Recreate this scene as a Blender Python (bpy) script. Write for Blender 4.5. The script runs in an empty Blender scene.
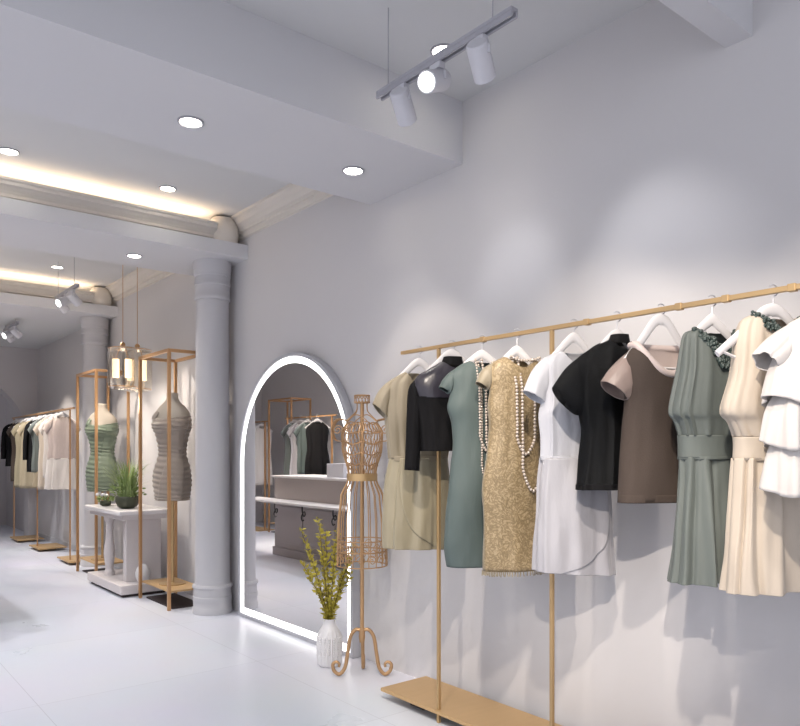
import bpy, bmesh, math, random
from math import sin, cos, pi, radians
from mathutils import Vector, noise
random.seed(7)
C = bpy.context.scene.collection
V = Vector
# ------------------------------------------------------------------ camera
F, CX, CY, H = 725.0, 400.0, 452.0, 1.25
YAW = radians(39.1); S_, C_ = sin(YAW), cos(YAW)
cam = bpy.data.cameras.new('camera'); co = bpy.data.objects.new('camera', cam); C.objects.link(co)
co.location = (0, 0, H); co.rotation_euler = (pi/2, 0, -YAW)
cam.sensor_width = 36; cam.sensor_fit = 'HORIZONTAL'; cam.lens = F*36/800
cam.shift_y = (CY-363)/800; cam.shift_x = 0; cam.clip_start = .05
sc = bpy.context.scene; sc.camera = co
sc.view_settings.view_transform = 'Standard'; sc.view_settings.look = 'None'
sc.view_settings.exposure = 0.05; sc.view_settings.gamma = 1
sc.cycles.use_denoising = True; sc.cycles.max_bounces = 8; sc.cycles.diffuse_bounces = 5
sc.cycles.sample_clamp_indirect = 4; sc.cycles.caustics_reflective = False; sc.cycles.caustics_refractive = False

# ------------------------------------------------------------------ materials
def lin(c):
    if isinstance(c, str):
        c = [int(c[i:i+2], 16)/255 for i in (0, 2, 4)]
        c = [x/12.92 if x <= .04045 else ((x+.055)/1.055)**2.4 for x in c]
    return (*c, 1)
def mat(name, col, rough=.6, metal=0, bump=0, bscale=60, var=0, vscale=8, sheen=0, alpha=1, emit=0, spec=.5, aniso=(1,1,1)):
    m = bpy.data.materials.new(name); m.use_nodes = True
    nt = m.node_tree; b = nt.nodes['Principled BSDF']; N = nt.nodes.new; L = nt.links.new
    c = lin(col); b.inputs['Base Color'].default_value = c
    b.inputs['Roughness'].default_value = rough; b.inputs['Metallic'].default_value = metal
    b.inputs['Specular IOR Level'].default_value = spec
    if sheen: b.inputs['Sheen Weight'].default_value = sheen; b.inputs['Sheen Roughness'].default_value = .4
    if alpha < 1: b.inputs['Alpha'].default_value = alpha
    if emit: b.inputs['Emission Color'].default_value = c; b.inputs['Emission Strength'].default_value = emit
    if bump or var:
        tc = N('ShaderNodeTexCoord'); mp = N('ShaderNodeMapping'); mp.inputs['Scale'].default_value = aniso
        L(tc.outputs['Object'], mp.inputs['Vector'])
    if bump:
        n = N('ShaderNodeTexNoise'); n.inputs['Scale'].default_value = bscale; n.inputs['Detail'].default_value = 4
        L(mp.outputs[0], n.inputs['Vector'])
        bp = N('ShaderNodeBump'); bp.inputs['Strength'].default_value = bump; bp.inputs['Distance'].default_value = .01
        L(n.outputs['Fac'], bp.inputs['Height']); L(bp.outputs[0], b.inputs['Normal'])
    if var:
        n = N('ShaderNodeTexNoise'); n.inputs['Scale'].default_value = vscale; n.inputs['Detail'].default_value = 5
        L(mp.outputs[0], n.inputs['Vector'])
        mx = N('ShaderNodeMix'); mx.data_type = 'RGBA'
        mx.inputs[6].default_value = tuple(x*(1-var) for x in c[:3])+(1,); mx.inputs[7].default_value = tuple(min(1, x*(1+var)) for x in c[:3])+(1,)
        L(n.outputs['Fac'], mx.inputs[0]); L(mx.outputs[2], b.inputs['Base Color'])
    return m
M = {}
M['wall'] = mat('wall_paint', 'c8c5c5', .85, bump=.04, bscale=25, var=.02, vscale=3)
M['wall_far'] = mat('far_wall_paint', 'c4bfbf', .85, bump=.04, bscale=25)
M['ceil'] = mat('ceiling_paint', 'd0d0d0', .9, bump=.02, bscale=30)
M['beam'] = mat('beam_paint', 'd0cfd1', .85, bump=.02, bscale=30)
M['cornice'] = mat('cornice_plaster', 'd6cfc6', .8, bump=.02)
M['column'] = mat('column_plaster', 'bdbbbd', .6, bump=.02)
M['brass'] = mat('brushed_brass', 'bb9d72', .36, .65, bump=.03, bscale=200)
M['brassplate'] = mat('satin_brass_sheet', 'c7a679', .45, .5, bump=.02, bscale=150, var=.06, vscale=4, aniso=(1, 8, 1))
M['bronze'] = mat('rose_bronze', 'bb9268', .38, .6, bump=.02)
M['goldwire'] = mat('pale_gold_wire', 'b5916a', .38, .6)
M['white'] = mat('white_lacquer', 'd6d3d3', .4)
M['whitemetal'] = mat('white_powder_coat', 'c9c8cd', .4)
M['grey'] = mat('grey_aluminium', 'a3a2a8', .45)
M['dark'] = mat('painted_shade_gap', '3a3030', .7)  # dark colour stands in for the shade under bases and plinths
M['chrome'] = mat('silver_frame', 'b8b8bd', .35, .2)
M['mirror'] = mat('mirror_glass', 'f2f0f0', 0.0, 1.0)
M['led'] = mat('led_strip', 'fffdfa', .5, emit=2.6)
M['cove'] = mat('warm_cove_led', 'ffe8ca', .5, emit=9)
M['lamp'] = mat('lamp_diffuser', 'fffdf8', .5, emit=6)
M['glow'] = mat('warm_lamp_tube', 'ffe8c4', .5, emit=1.8)
M['marble'] = mat('pale_marble', 'dcd8d8', .25, var=.05, vscale=5)
M['stone'] = mat('pale_stone', 'cfc8c6', .5, var=.04, vscale=6)
M['ceramic'] = mat('white_ceramic', 'd8d6d6', .35)
M['leaf'] = mat('yellow_green_leaf', 'b3a640', .6, var=.25, vscale=30)
M['leaf2'] = mat('grass_green_leaf', '82955a', .55, var=.3, vscale=25)
M['stem'] = mat('brown_stem', '5c4c30', .7)
M['bowl'] = mat('dark_moss_bowl', '3c4030', .6, var=.4, vscale=30)
M['counter'] = mat('greige_joinery', 'a49c9a', .5)
M['black'] = mat('black_metal', '1c1a1a', .4)
M['pearl'] = mat('pearl_nacre', 'b4a89d', .22, 0, spec=.8)
M['mann'] = mat('linen_mannequin', 'b0a698', .7, bump=.05, bscale=200)
def fabric(name, col, rough=.75, sheen=.1, bump=.5, bscale=14, aniso=(1, 1, .3), **k): return mat(name, col, rough, 0, bump=bump, bscale=bscale, sheen=sheen, aniso=aniso, **k)
M['champ'] = fabric('champagne_satin', '8c816c', .5, .2)
M['champ2'] = fabric('champagne_satin_skirt', '938a73', .42, .2)
M['jacket'] = fabric('black_wool', '0e0d0f', .8, 0, spec=.2)
M['yoke'] = fabric('black_satin_painted_sheen', '2e2b33', .32, 0)  # sheen on the black satin is painted in as a lighter grey
M['teal'] = fabric('grey_teal_crepe', '4e5a58', .65, .05)
M['gold'] = None
M['whitefab'] = fabric('white_jersey', 'b9b9be', .75, .3)
M['whitesatin'] = fabric('silver_white_satin', 'a5a3a7', .38, .2)
M['sheer'] = fabric('black_chiffon', '0b0c0e', .7, 0, spec=.2, alpha=.82)
M['brown'] = fabric('brown_tweed', '40352e', .85, 0, bump=.2, bscale=220, var=.08, vscale=140, aniso=(1, 1, 1))
M['lining'] = fabric('pale_mauve_lining', 'c8b8b2', .5, .2)
M['sleevefab'] = fabric('brown_satin_painted_light', '8d7c74', .45, .1)  # paler than the tweed: light on the sleeves is put into the colour
M['sage'] = fabric('sage_crepe', '5d635f', .65, .05)
M['sagelace'] = fabric('dark_green_beading', '36433f', .45, .0, bump=.5, bscale=90, aniso=(1, 1, 1))
M['cream'] = fabric('cream_crepe', 'bcaf9f', .65, .1)
M['ivory'] = fabric('ivory_chiffon', 'cbc5c0', .65, .1)
M['taupe'] = fabric('taupe_ruched_jersey', '988c80', .6, .2)
M['green'] = fabric('moss_ruched_satin', '6c7866', .5, .2)
M['lace'] = fabric('pale_pink_lace', 'bcae a8'.replace(' ', ''), .8, .2, var=.12, vscale=60)
M['olive'] = fabric('olive_knit', '9c9078', .75, .2)
def brocade():
    m = mat('gold_brocade', 'b29a74', .5, 0, bump=.25, bscale=120, sheen=.2)
    nt = m.node_tree; N = nt.nodes.new; L = nt.links.new; b = nt.nodes['Principled BSDF']
    tc = N('ShaderNodeTexCoord')
    v = N('ShaderNodeTexVoronoi'); v.inputs['Scale'].default_value = 38; v.feature = 'DISTANCE_TO_EDGE'
    n = N('ShaderNodeTexNoise'); n.inputs['Scale'].default_value = 14; n.inputs['Detail'].default_value = 6; n.inputs['Distortion'].default_value = 2.5
    mv = N('ShaderNodeVectorMath'); mv.operation = 'MULTIPLY_ADD'; mv.inputs[1].default_value = (.12, .12, .12)
    L(tc.outputs['Object'], n.inputs['Vector']); L(n.outputs['Color'], mv.inputs[0]); L(tc.outputs['Object'], mv.inputs[2]); L(mv.outputs[0], v.inputs['Vector'])
    r = N('ShaderNodeValToRGB'); e = r.color_ramp.elements
    e[0].position = .03; e[0].color = lin('79684c'); e[1].position = .12; e[1].color = lin('8d7a5a')
    x = e.new(.3); x.color = lin('9f8d6e')
    L(v.outputs['Distance'], r.inputs[0]); L(r.outputs[0], b.inputs['Base Color'])
    return m
M['gold'] = brocade()
def floor_mat():
    m = mat('polished_white_tile', 'dedfe6', .3, spec=.35)
    nt = m.node_tree; N = nt.nodes.new; L = nt.links.new; b = nt.nodes['Principled BSDF']
    tc = N('ShaderNodeTexCoord'); mp = N('ShaderNodeMapping'); mp.inputs['Location'].default_value = (-.87, -.3, 0)
    br = N('ShaderNodeTexBrick'); br.offset = 0
    for k, v in (('Scale', 1), ('Mortar Size', .0022), ('Mortar Smooth', .2), ('Brick Width', 1.2), ('Row Height', 1.2), ('Bias', 0)): br.inputs[k].default_value = v
    br.inputs['Color1'].default_value = lin('d4d6df'); br.inputs['Color2'].default_value = lin('d0d2dc'); br.inputs['Mortar'].default_value = lin('bcbdc6')
    L(tc.outputs['Object'], mp.inputs[0]); L(mp.outputs[0], br.inputs['Vector'])
    n = N('ShaderNodeTexNoise'); n.inputs['Scale'].default_value = 1.3; n.inputs['Detail'].default_value = 5
    L(tc.outputs['Object'], n.inputs['Vector'])
    mx = N('ShaderNodeMix'); mx.data_type = 'RGBA'; mx.blend_type = 'MULTIPLY'; mx.inputs[0].default_value = .12
    L(br.outputs['Color'], mx.inputs[6]); L(n.outputs['Color'], mx.inputs[7]); L(mx.outputs[2], b.inputs['Base Color'])
    mr = N('ShaderNodeMapRange'); mr.inputs[3].default_value = .22; mr.inputs[4].default_value = .4
    L(n.outputs['Fac'], mr.inputs[0]); L(mr.outputs[0], b.inputs['Roughness'])
    return m
M['floor'] = floor_mat()
def glass():
    m = bpy.data.materials.new('clear_glass'); m.use_nodes = True; nt = m.node_tree; nt.nodes.clear(); N = nt.nodes.new; L = nt.links.new
    o = N('ShaderNodeOutputMaterial'); mx = N('ShaderNodeMixShader'); t = N('ShaderNodeBsdfTransparent'); g = N('ShaderNodeBsdfGlossy'); f = N('ShaderNodeLayerWeight')
    t.inputs[0].default_value = (.95, .94, .92, 1); g.inputs[0].default_value = (.95, .92, .88, 1); g.inputs['Roughness'].default_value = .08; f.inputs[0].default_value = .42
    L(f.outputs['Facing'], mx.inputs[0]); L(t.outputs[0], mx.inputs[1]); L(g.outputs[0], mx.inputs[2]); L(mx.outputs[0], o.inputs[0])
    return m
M['glass'] = glass()

# ------------------------------------------------------------------ object helpers
def tag(o, label=None, cat=None, group=None, kind=None):
    for k, v in (('label', label), ('category', cat), ('group', group), ('kind', kind)):
        if v: o[k] = v
    return o
def thing(name, label, cat, loc, group=None):
    o = bpy.data.objects.new(name, None); o.empty_display_size = .05; C.objects.link(o); o.location = loc
    return tag(o, label, cat, group)
def org(o):
    while o.parent: o = o.parent
    return V(o.location)
def copy_tree(o, off, label=None, parent=None):
    c = o.copy(); C.objects.link(c)
    if parent: c.parent = parent
    else: c.location = V(o.location)+V(off)
    if label: c['label'] = label
    for ch in list(o.children): copy_tree(ch, off, None, c)
    return c
class MB:
    def __init__(s): s.v = []; s.f = []
    def add(s, vs, fs):
        b = len(s.v); s.v += [V(v) for v in vs]; s.f += [tuple(i+b for i in f) for f in fs]; return s
    def box(s, x0, x1, y0, y1, z0, z1):
        return s.add([(x, y, z) for x in (x0, x1) for y in (y0, y1) for z in (z0, z1)],
                     [(0, 1, 3, 2), (4, 6, 7, 5), (0, 4, 5, 1), (2, 3, 7, 6), (0, 2, 6, 4), (1, 5, 7, 3)])
    def prism(s, pts, axis, a, b):
        def P(p, t): return (t, *p) if axis == 'x' else ((p[0], t, p[1]) if axis == 'y' else (*p, t))
        n = len(pts)
        return s.add([P(p, a) for p in pts]+[P(p, b) for p in pts],
                     [tuple(range(n))[::-1], tuple(range(n, 2*n))]+[(i, (i+1) % n, n+(i+1) % n, n+i) for i in range(n)])
    def grid(s, rows, closed=True, cap=False):
        n = len(rows[0]); vs = [p for r in rows for p in r]; fs = []
        for i in range(len(rows)-1):
            for j in range(n if closed else n-1):
                k = (j+1) % n; fs.append((i*n+j, i*n+k, (i+1)*n+k, (i+1)*n+j))
        if cap: fs += [tuple(range(n))[::-1], tuple(range((len(rows)-1)*n, len(rows)*n))]
        return s.add(vs, fs)
    def sweep(s, pts, r, seg=8, closed=False):
        pts = [V(p) for p in pts]; n = len(pts); rows = []; up = None
        for i, p in enumerate(pts):
            a = pts[(i-1) % n] if closed else pts[max(i-1, 0)]; b = pts[(i+1) % n] if closed else pts[min(i+1, n-1)]
            t = (b-a).normalized()
            if up is None: up = V((0, 0, 1)) if abs(t.z) < .9 else V((1, 0, 0))
            x = (up-t*up.dot(t)).normalized(); y = t.cross(x); up = x
            rr = r[i] if isinstance(r, (list, tuple)) else r
            rows.append([p+(x*cos(2*pi*k/seg)+y*sin(2*pi*k/seg))*rr for k in range(seg)])
        if closed: rows.append(rows[0])
        return s.grid(rows, True, not closed)
    def lathe(s, prof, c, seg=32, cap=True):
        c = V(c)
        return s.grid([[c+V((r*cos(2*pi*k/seg), r*sin(2*pi*k/seg), z)) for k in range(seg)] for r, z in prof], True, cap)
    def ball(s, c, r, seg=8, rings=6):
        return s.lathe([(max(r*sin(pi*i/rings), r*.02), r*cos(pi*i/rings)) for i in range(rings+1)], c, seg)
    def build(s, name, m, parent=None, smooth=True, loc=None, bevel=0, solid=0):
        o0 = org(parent) if parent else V(loc or (0, 0, 0))
        me = bpy.data.meshes.new(name); me.from_pydata([tuple(v-o0) for v in s.v], [], s.f); 
        bm = bmesh.new(); bm.from_mesh(me); bmesh.ops.recalc_face_normals(bm, faces=bm.faces); bm.to_mesh(me); bm.free()
        me.materials.append(M[m] if isinstance(m, str) else m)
        if smooth:
            for p in me.polygons: p.use_smooth = True
            try: me.set_sharp_from_angle(angle=radians(40))
            except Exception: pass
        o = bpy.data.objects.new(name, me); C.objects.link(o)
        if parent: o.parent = parent
        else: o.location = o0
        if bevel:
            md = o.modifiers.new('bevel', 'BEVEL'); md.width = bevel; md.segments = 2; md.limit_method = 'ANGLE'
        if solid:
            md = o.modifiers.new('cloth_thickness', 'SOLIDIFY'); md.thickness = solid; md.offset = -1
        return o
def struct(name, mb, m, **k): return tag(mb.build(name, m, None, **k), kind='structure')
def cr(P, t):
    n = len(P)-1; i = min(int(t*n), n-1); f = t*n-i
    p0, p1, p2, p3 = P[max(i-1, 0)], P[i], P[i+1], P[min(i+2, n)]
    return p1*1.0 + (p2-p0)*(.5*f) + (p0*2-p1*5+p2*4-p3)*(.5*f*f) + (p1*3-p0-p2*3+p3)*(.5*f**3)
def smooth_path(P, n): P = [V(p) for p in P]; return [cr(P, i/(n-1)) for i in range(n)]

# ------------------------------------------------------------------ room
W = 2.6; FAR = 11.7; ZC = 3.05; ZB = 2.73; XL = -3.2; YN = -4.0
struct('floor', MB().box(XL, W+.2, YN, FAR+2.5, -.1, 0), 'floor', smooth=False)
struct('wall_right', MB().box(W, W+.2, YN, FAR, 0, 3.4), 'wall', smooth=False)
struct('ceiling', MB().box(XL, W, YN, 8.5, ZC, ZC+.2).box(XL, W, 8.5, FAR, 2.77, ZC+.2), 'ceil', smooth=False)
struct('wall_left', MB().box(-1.4, -1.2, 4.2, FAR, 0, 3.05), 'wall', smooth=False)
# far wall with arched opening
ax, ar, asp = 1.45, 1.03, 1.38
op = [(ax+ar, 0), (ax+ar, asp)]+[(ax+ar*cos(a), asp+ar*sin(a)) for a in [pi*k/40 for k in range(1, 40)]]+[(ax-ar, asp), (ax-ar, 0)]
mb = MB(); n = len(op)
outer = [(W, 0)]+[(W, z) for z in [asp]]+[(W-(W+1.2)*(k-1)/38, 3.1) for k in range(1, 40)]+[(-1.2, asp), (-1.2, 0)]
vs = []
for y in (FAR, FAR+.3):
    vs += [(x, y, z) for x, z in op]+[(x, y, z) for x, z in outer]
fs = []
for k in range(n-1):
    fs += [(k, k+1, n+k+1, n+k), (2*n+k, 3*n+k, 3*n+k+1, 2*n+k+1), (k, 2*n+k, 2*n+k+1, k+1)]
mb.add(vs, fs); struct('wall_far', mb, 'wall_far', smooth=False)
struct('wall_passage', MB().box(-1.2, W, FAR+2.2, FAR+2.4, 0, 3.1).box(-1.4, -1.2, FAR, FAR+2.4, 0, 3.1).box(W, W+.2, FAR, FAR+2.4, 0, 3.1).box(-1.4, W+.2, FAR, FAR+2.4, 3.1, 3.2), 'wall_far', smooth=False)
# beams and soffits
struct('trim_1', MB().box(XL, W, 2.69, 3.48, ZB, ZC+.02), 'beam', smooth=False)
struct('trim_2', MB().box(XL, W, 1.21, 1.31, ZB, ZC+.02), 'beam', smooth=False)
def ledge(Y, i):
    struct('trim_%d' % i, MB().box(XL, W, Y, Y+.78, ZB, ZB+.105), 'beam', smooth=False)
    pr = [(Y+.08, ZB+.105), (Y+.08, ZB+.125), (Y+.06, ZB+.13), (Y+.06, ZB+.15), (Y+.05, ZB+.165), (Y+.03, ZB+.185), (Y+.015, ZB+.195), (Y+.015, ZB+.215), (Y+.0, ZB+.222), (Y+.0, ZB+.235), (Y+.03, ZB+.235), (Y+.04, ZB+.19), (Y+.2, ZB+.18), (Y+.2, ZB+.105)]
    struct('trim_%d' % (i+1), MB().prism(pr, 'x', XL, 2.36), 'cornice', smooth=False)
    tag(MB().box(XL+.1, 2.34, Y+.12, Y+.17, ZB+.18, ZB+.232).build('cove_light', 'cove', None, False, (1, Y+.08, ZB+.19)),
        ('warm hidden strip light along the ledge nearer the tall mirror' if Y < 7 else 'warm hidden strip light along the farther ledge above the distant clothes rail'), 'light', 'cove strip lights')
ledge(5.05, 3); ledge(8.08, 5)
def crown(y0, y1, i):
    pr = [(W, ZC), (W-.11, ZC), (W-.11, ZC-.02), (W-.09, ZC-.03), (W-.075, ZC-.06), (W-.045, ZC-.085), (W-.04, ZC-.11), (W-.02, ZC-.115), (W-.02, ZC-.15), (W, ZC-.155)]
    mb = MB(); nn = len(pr)
    mb.prism([(x, z) for x, z in pr], 'y', y0, y1); struct('trim_%d' % i, mb, 'cornice', smooth=False)
crown(3.48, 5.85, 7); crown(5.85, 8.5, 8)
struct('baseboard_right', MB().box(W-.012, W, 5.6, FAR, 0, .07), 'wall', smooth=False)

def column(Y):
    c = (2.44, Y, 0)
    t = thing('column', 'round pale plaster column beside the arched mirror', 'column', c, 'round columns along the right wall')
    MB().lathe([(.134, .2), (.133, .3), (.129, 1.6), (.126, 2.44)], c, 48, False).build('shaft', 'column', t)
    MB().lathe([(.126, 2.425), (.137, 2.43), (.14, 2.445), (.137, 2.46), (.133, 2.465), (.133, 2.54), (.139, 2.545), (.139, 2.565), (.135, 2.57), (.135, 2.61), (.141, 2.615), (.141, 2.655), (.145, 2.66), (.145, ZB)], c, 48).build('capital', 'column', t)
    MB().lathe([(.15, 0), (.15, .045), (.146, .05), (.146, .09), (.149, .095), (.149, .13), (.144, .135), (.144, .19), (.15, .195), (.155, .207), (.15, .22), (.137, .226), (.134, .24)], c, 48).build('base', 'column', t)
    return t
colA = column(5.33)
copy_tree(colA, (0, 3.03, 0), 'round pale plaster column behind the farther gold display frame')
def urn(Y, label):
    z = ZB+.105
    o = MB().lathe([(.1, z), (.115, z+.03), (.122, z+.07), (.118, z+.12), (.1, z+.17), (.085, z+.195), (.075, z+.195), (.09, z+.15)], (2.45, Y, 0), 32).build('urn', 'cornice', None, True, (2.45, Y, z))
    tag(o, label, 'urn', 'urns on the ledges')
urn(5.17, 'rounded white urn on the ledge above the column beside the mirror')
urn(8.2, 'rounded white urn on the farther ledge above the distant column')

# ------------------------------------------------------------------ lamps
def light(kind, loc, power, col=(1, 1, 1), aim=None, **k):
    d = bpy.data.lights.new('lamp_light', kind); d.energy = power; d.color = col
    o = bpy.data.objects.new('lamp_light', d); C.objects.link(o); o.location = loc
    if aim: o.rotation_euler = (V(aim)-V(loc)).to_track_quat('-Z', 'Y').to_euler()
    for a, b in k.items(): setattr(d, a, b)
    return o
WARM = (1, .89, .77); NEUT = (1, .95, .9); COOL = (.96, .965, 1)
def downlight(x, y, z, label, p=30, col=NEUT, ang=95):
    t = thing('downlight', label, 'ceiling light', (x, y, z), 'round recessed downlights')
    MB().grid([[V((x+r*cos(a), y+r*sin(a), z+dz)) for a in [2*pi*k/32 for k in range(32)]] for r, dz in ((.058, .0), (.058, -.006), (.05, -.008), (.046, -.002), (.046, .0))]).build('ring', 'grey', t)
    MB().lathe([(.001, -.003), (.045, -.003)], (x, y, z), 32).build('diffuser', 'lamp', t)
    light('SPOT', (x, y, z-.02), p, col, (x, y, 0), spot_size=radians(ang), spot_blend=.8, shadow_soft_size=.06)
downlight(1.32, 3.11, ZB, 'round recessed downlight in the front beam soffit, nearer the room middle')
downlight(2.21, 3.11, ZB, 'round recessed downlight in the front beam soffit, closer to the right wall', 10)
downlight(.92, 4.84, ZC, 'round recessed downlight at the left edge of the photo, ahead of the first ledge', 40, ang=60)
downlight(1.89, 4.84, ZC, 'round recessed downlight in the ceiling bay between front beam and first ledge, right one', 40, ang=60)
downlight(2.2, 2.40, ZC, 'round recessed downlight half hidden behind the near track rail', 10)
downlight(1.89, 5.5, ZB, 'round recessed downlight in the soffit of the ledge beside the near column')
downlight(1.86, 7.57, ZC, 'round recessed downlight above the distant track spotlights', 40, WARM)
downlight(1.86, 8.85, 2.77, 'round recessed downlight in the lowest ceiling near the far wall', 50, WARM)

def cyl(mb, a, b, r, seg=20): return mb.sweep([a, b], r, seg)
def track(y0, y1, zc, label, x=1.816, z=2.71, heads=None):
    t = thing('track_light', label, 'track light', (x, (y0+y1)/2, z), 'suspended spotlight tracks')
    MB().box(x-.017, x-.007, y0, y1, z-.012, z+.006).box(x+.007, x+.017, y0, y1, z-.012, z+.006).box(x-.017, x+.017, y0, y1, z+.006, z+.02).build('rail', 'grey', t, False, bevel=.002)
    for yy in (y0+.1, y1-.06): MB().sweep([(x, yy, z+.02), (x, yy, zc)], .0022, 6).build('cable', 'grey', t)
    for (fy, d) in heads:
        d = V(d).normalized(); y = y0+(y1-y0)*fy; top = V((x, y, z-.012))
        piv = top+V((0, 0, -.06)); c0 = piv-d*.045; c1 = piv+d*.085
        h = MB().sweep([c0, c0+d*.004, c0+d*.006, c1-d*.002, c1], [.034, .038, .04, .04, .038], 28).build('spot_head', 'whitemetal', t)
        MB().box(x-.014, x+.014, y-.028, y+.028, z-.034, z-.010).sweep([top+V((0, 0, -.02)), piv], .012, 12).sweep([piv+V((.0, -.043, .02)), piv+V((0, -.043, -.01))], .006, 8).build('bracket', 'whitemetal', h)
        MB().sweep([c1+d*.0005, c1+d*.002], [.033, .033], 28).build('lens', 'lamp', h)
    return t
HD = [(.22, (.75, .40, -.60)), (.52, (-.80, -.25, -.42)), (.80, (.70, .42, -.62))]
track(1.63, 2.37, ZC, 'suspended track with three white spotlights in front of the front beam', heads=HD)
track(6.72, 7.42, ZC, 'small distant suspended spotlight track beyond the first ledge', heads=HD)
track(9.1, 9.8, 2.77, 'farthest spotlight track, at the left edge under the lowest ceiling', heads=HD)

# ------------------------------------------------------------------ arched mirror
mx0, mx1, my0, my1, mtop = 2.552, 2.598, 3.58, 5.09, 1.93
mc = (my0+my1)/2; mr = (my1-my0)/2
def arch(ins, n=48, bot=0):
    r = mr-ins; sp = mtop-mr
    return [(mc-r, ins+bot)]+[(mc-r*cos(pi*k/n), sp+r*sin(pi*k/n)) for k in range(n+1)]+[(mc+r, ins+bot)]
t = thing('arched_mirror', 'tall arched floor mirror with glowing white edge between column and wire dress form', 'mirror', (2.56, mc, 0))
def ringf(mb, a, b, xa, xb):   # solid band between outlines a and b
    n = len(a); vs = [(x, *p) for x in (xa, xb) for q in (a, b) for p in q]; fs = []
    for k in range(n):
        j = (k+1) % n
        fs += [(k, j, n+j, n+k), (2*n+k, 3*n+k, 3*n+j, 2*n+j), (k, 2*n+k, 2*n+j, j), (n+k, n+j, 3*n+j, 3*n+k)]
    return mb.add(vs, fs)
ringf(MB(), arch(0), arch(.0255), mx0-.012, mx1).build('frame', 'chrome', t, bevel=.003)
ringf(MB(), arch(.026), arch(.07), mx0-.001, mx1).build('light_band', 'led', t)
MB().prism(arch(.071), 'x', mx0, mx1).build('glass', 'mirror', t, False)

# ------------------------------------------------------------------ near clothes rack
RX, RZ = 2.25, 1.735
t = thing('clothes_rack', 'tall brass clothes rack with flat base plate along the right wall', 'clothes rack', (RX, 1.6, 0))
mb = MB().box(RX-.0085, RX+.0085, .35, 2.755, RZ-.0085, RZ+.0085); mb.build('rail', 'brass', t, False, bevel=.002)
for yy in (2.485, 1.826): MB().box(RX-.0075, RX+.0075, yy-.0075, yy+.0075, 0.0, RZ-.0085).build('post', 'brass', t, False, bevel=.002)
for yy in (.66, .42): MB().box(RX-.0075, RX+.0075, yy-.0075, yy+.0075, 0.0, RZ-.0085).build('post', 'brass', t, False, bevel=.002)
MB().box(RX-.02, RX+.285, .5, 2.90, .045, .062).build('base_plate', 'brassplate', t, False, bevel=.002)
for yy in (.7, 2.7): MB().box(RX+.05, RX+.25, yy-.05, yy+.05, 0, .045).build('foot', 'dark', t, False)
for yy in (2.2, 1.66, 1.29, 1.13, .93): MB().box(RX-.0115, RX+.0115, yy-.012, yy+.012, RZ-.0115, RZ+.0115).build('collar', 'brass', t, False, bevel=.002)

# ------------------------------------------------------------------ garments
class Plane:
    def __init__(s, P, yaw):
        s.P = V((P[0], P[1], 0)); s.u = V((cos(yaw), -sin(yaw), 0)); s.n = V((-sin(yaw), -cos(yaw), 0))
    def px(s, x, y):
        a = (x-CX)/F; d = V((S_+a*C_, C_-a*S_, (CY-y)/F)); o = V((0, 0, H))
        q = o+d*((s.P-o).dot(s.n)/d.dot(s.n)); return ((q-s.P).dot(s.u), q.z)
    def at(s, u, z, w=0): return s.P+s.u*u+V((0, 0, z))+s.n*w
def rail_y(px, X=RX):
    a = (px-CX)/F; return X*(C_-a*S_)/(S_+a*C_)
class Tube:
    """cloth tube through pairs ((u,z)left,(u,z)right) with depths"""
    def __init__(s, pl, pairs, depth, folds=(0, 7, 0), rough=.004, neck=0, neckrows=.25, pw=.85, ripple=(0, 0), hem=0, seed=0, woff=0, ne=2.2, bust=0):
        s.ne = ne; s.bust = bust
        s.pl = pl; s.L = [V((*a, 0)) for a, b in pairs]; s.R = [V((*b, 0)) for a, b in pairs]
        s.D = [V((d, 0, 0)) for d in depth]; s.folds = folds; s.rough = rough; s.neck = neck; s.nr = neckrows; s.pw = pw; s.rip = ripple; s.hem = hem; s.seed = seed; s.woff = woff
    def pt(s, v, th, off=0):
        l = cr(s.L, v); r = cr(s.R, v); d = cr(s.D, v).x; c = (l+r)/2; h = (r-l)/2
        f0, k, f1 = s.folds; am = f0+(f1-f0)*v; sd = s.seed
        ph = th+.22*noise.noise(V((cos(th)*2.2+sd, sin(th)*2.2, v*.6)))
        en = .7+.6*noise.noise(V((cos(th)*1.7-sd, sin(th)*1.7, v*.8+3)))
        fo = am*en*(.72*sin(k*ph+sd)+.28*sin((2*k+1)*ph+sd*2.3))
        ct, st = cos(th), sin(th)
        cc = math.copysign(abs(ct)**s.pw, ct); ss = math.copysign(abs(st)**s.pw, st)
        q = c+h*cc; w = d*ss+s.woff
        g = noise.noise(V((q.x*9+sd*3, q.y*4, w*9+sd)))*s.rough*2.5 + noise.noise(V((q.x*25+sd, q.y*9, w*25)))*s.rough
        g += s.rip[0]*sin(v*s.rip[1]+1.5*sin(2*th+sd)+noise.noise(V((q.x*8, v*3, sd)))*2)
        e = fo+g+off
        z = q.y
        if s.neck and st > 0:
            uw = (s.R[0].x-s.L[0].x)/2; uc = (s.R[0].x+s.L[0].x)/2; f = max(0, 1-(abs(q.x-uc)/uw)**s.ne)
            z = min(z, s.L[0].y-s.neck*f*min(1, st*3))
        if s.bust and st > 0: w += s.bust*math.exp(-((z-1.47)/.065)**2)*st*(.75+.25*math.cos(2*(ct*2.6-pi/2-pi*.5)))
        if s.hem: z -= s.hem*v**6*(.5+.5*sin(3*ph+sd))
        hl = max(h.length, 1e-4)
        return s.pl.at(q.x+cc*e*h.x/hl, z+cc*e*h.y/hl, w+ss*e+ (fo*.3*ss))
    def mesh(s, mb, nv=40, nt=96):
        return mb.grid([[s.pt(i/(nv-1), 2*pi*j/nt) for j in range(nt)] for i in range(nv)])
    def panel(s, mb, tf, nv=40, nt=40, off=.006):
        return mb.grid([[s.pt(i/(nv-1), tf(i/(nv-1))[0]+(tf(i/(nv-1))[1]-tf(i/(nv-1))[0])*j/(nt-1), off) for j in range(nt)] for i in range(nv)], False)
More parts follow.
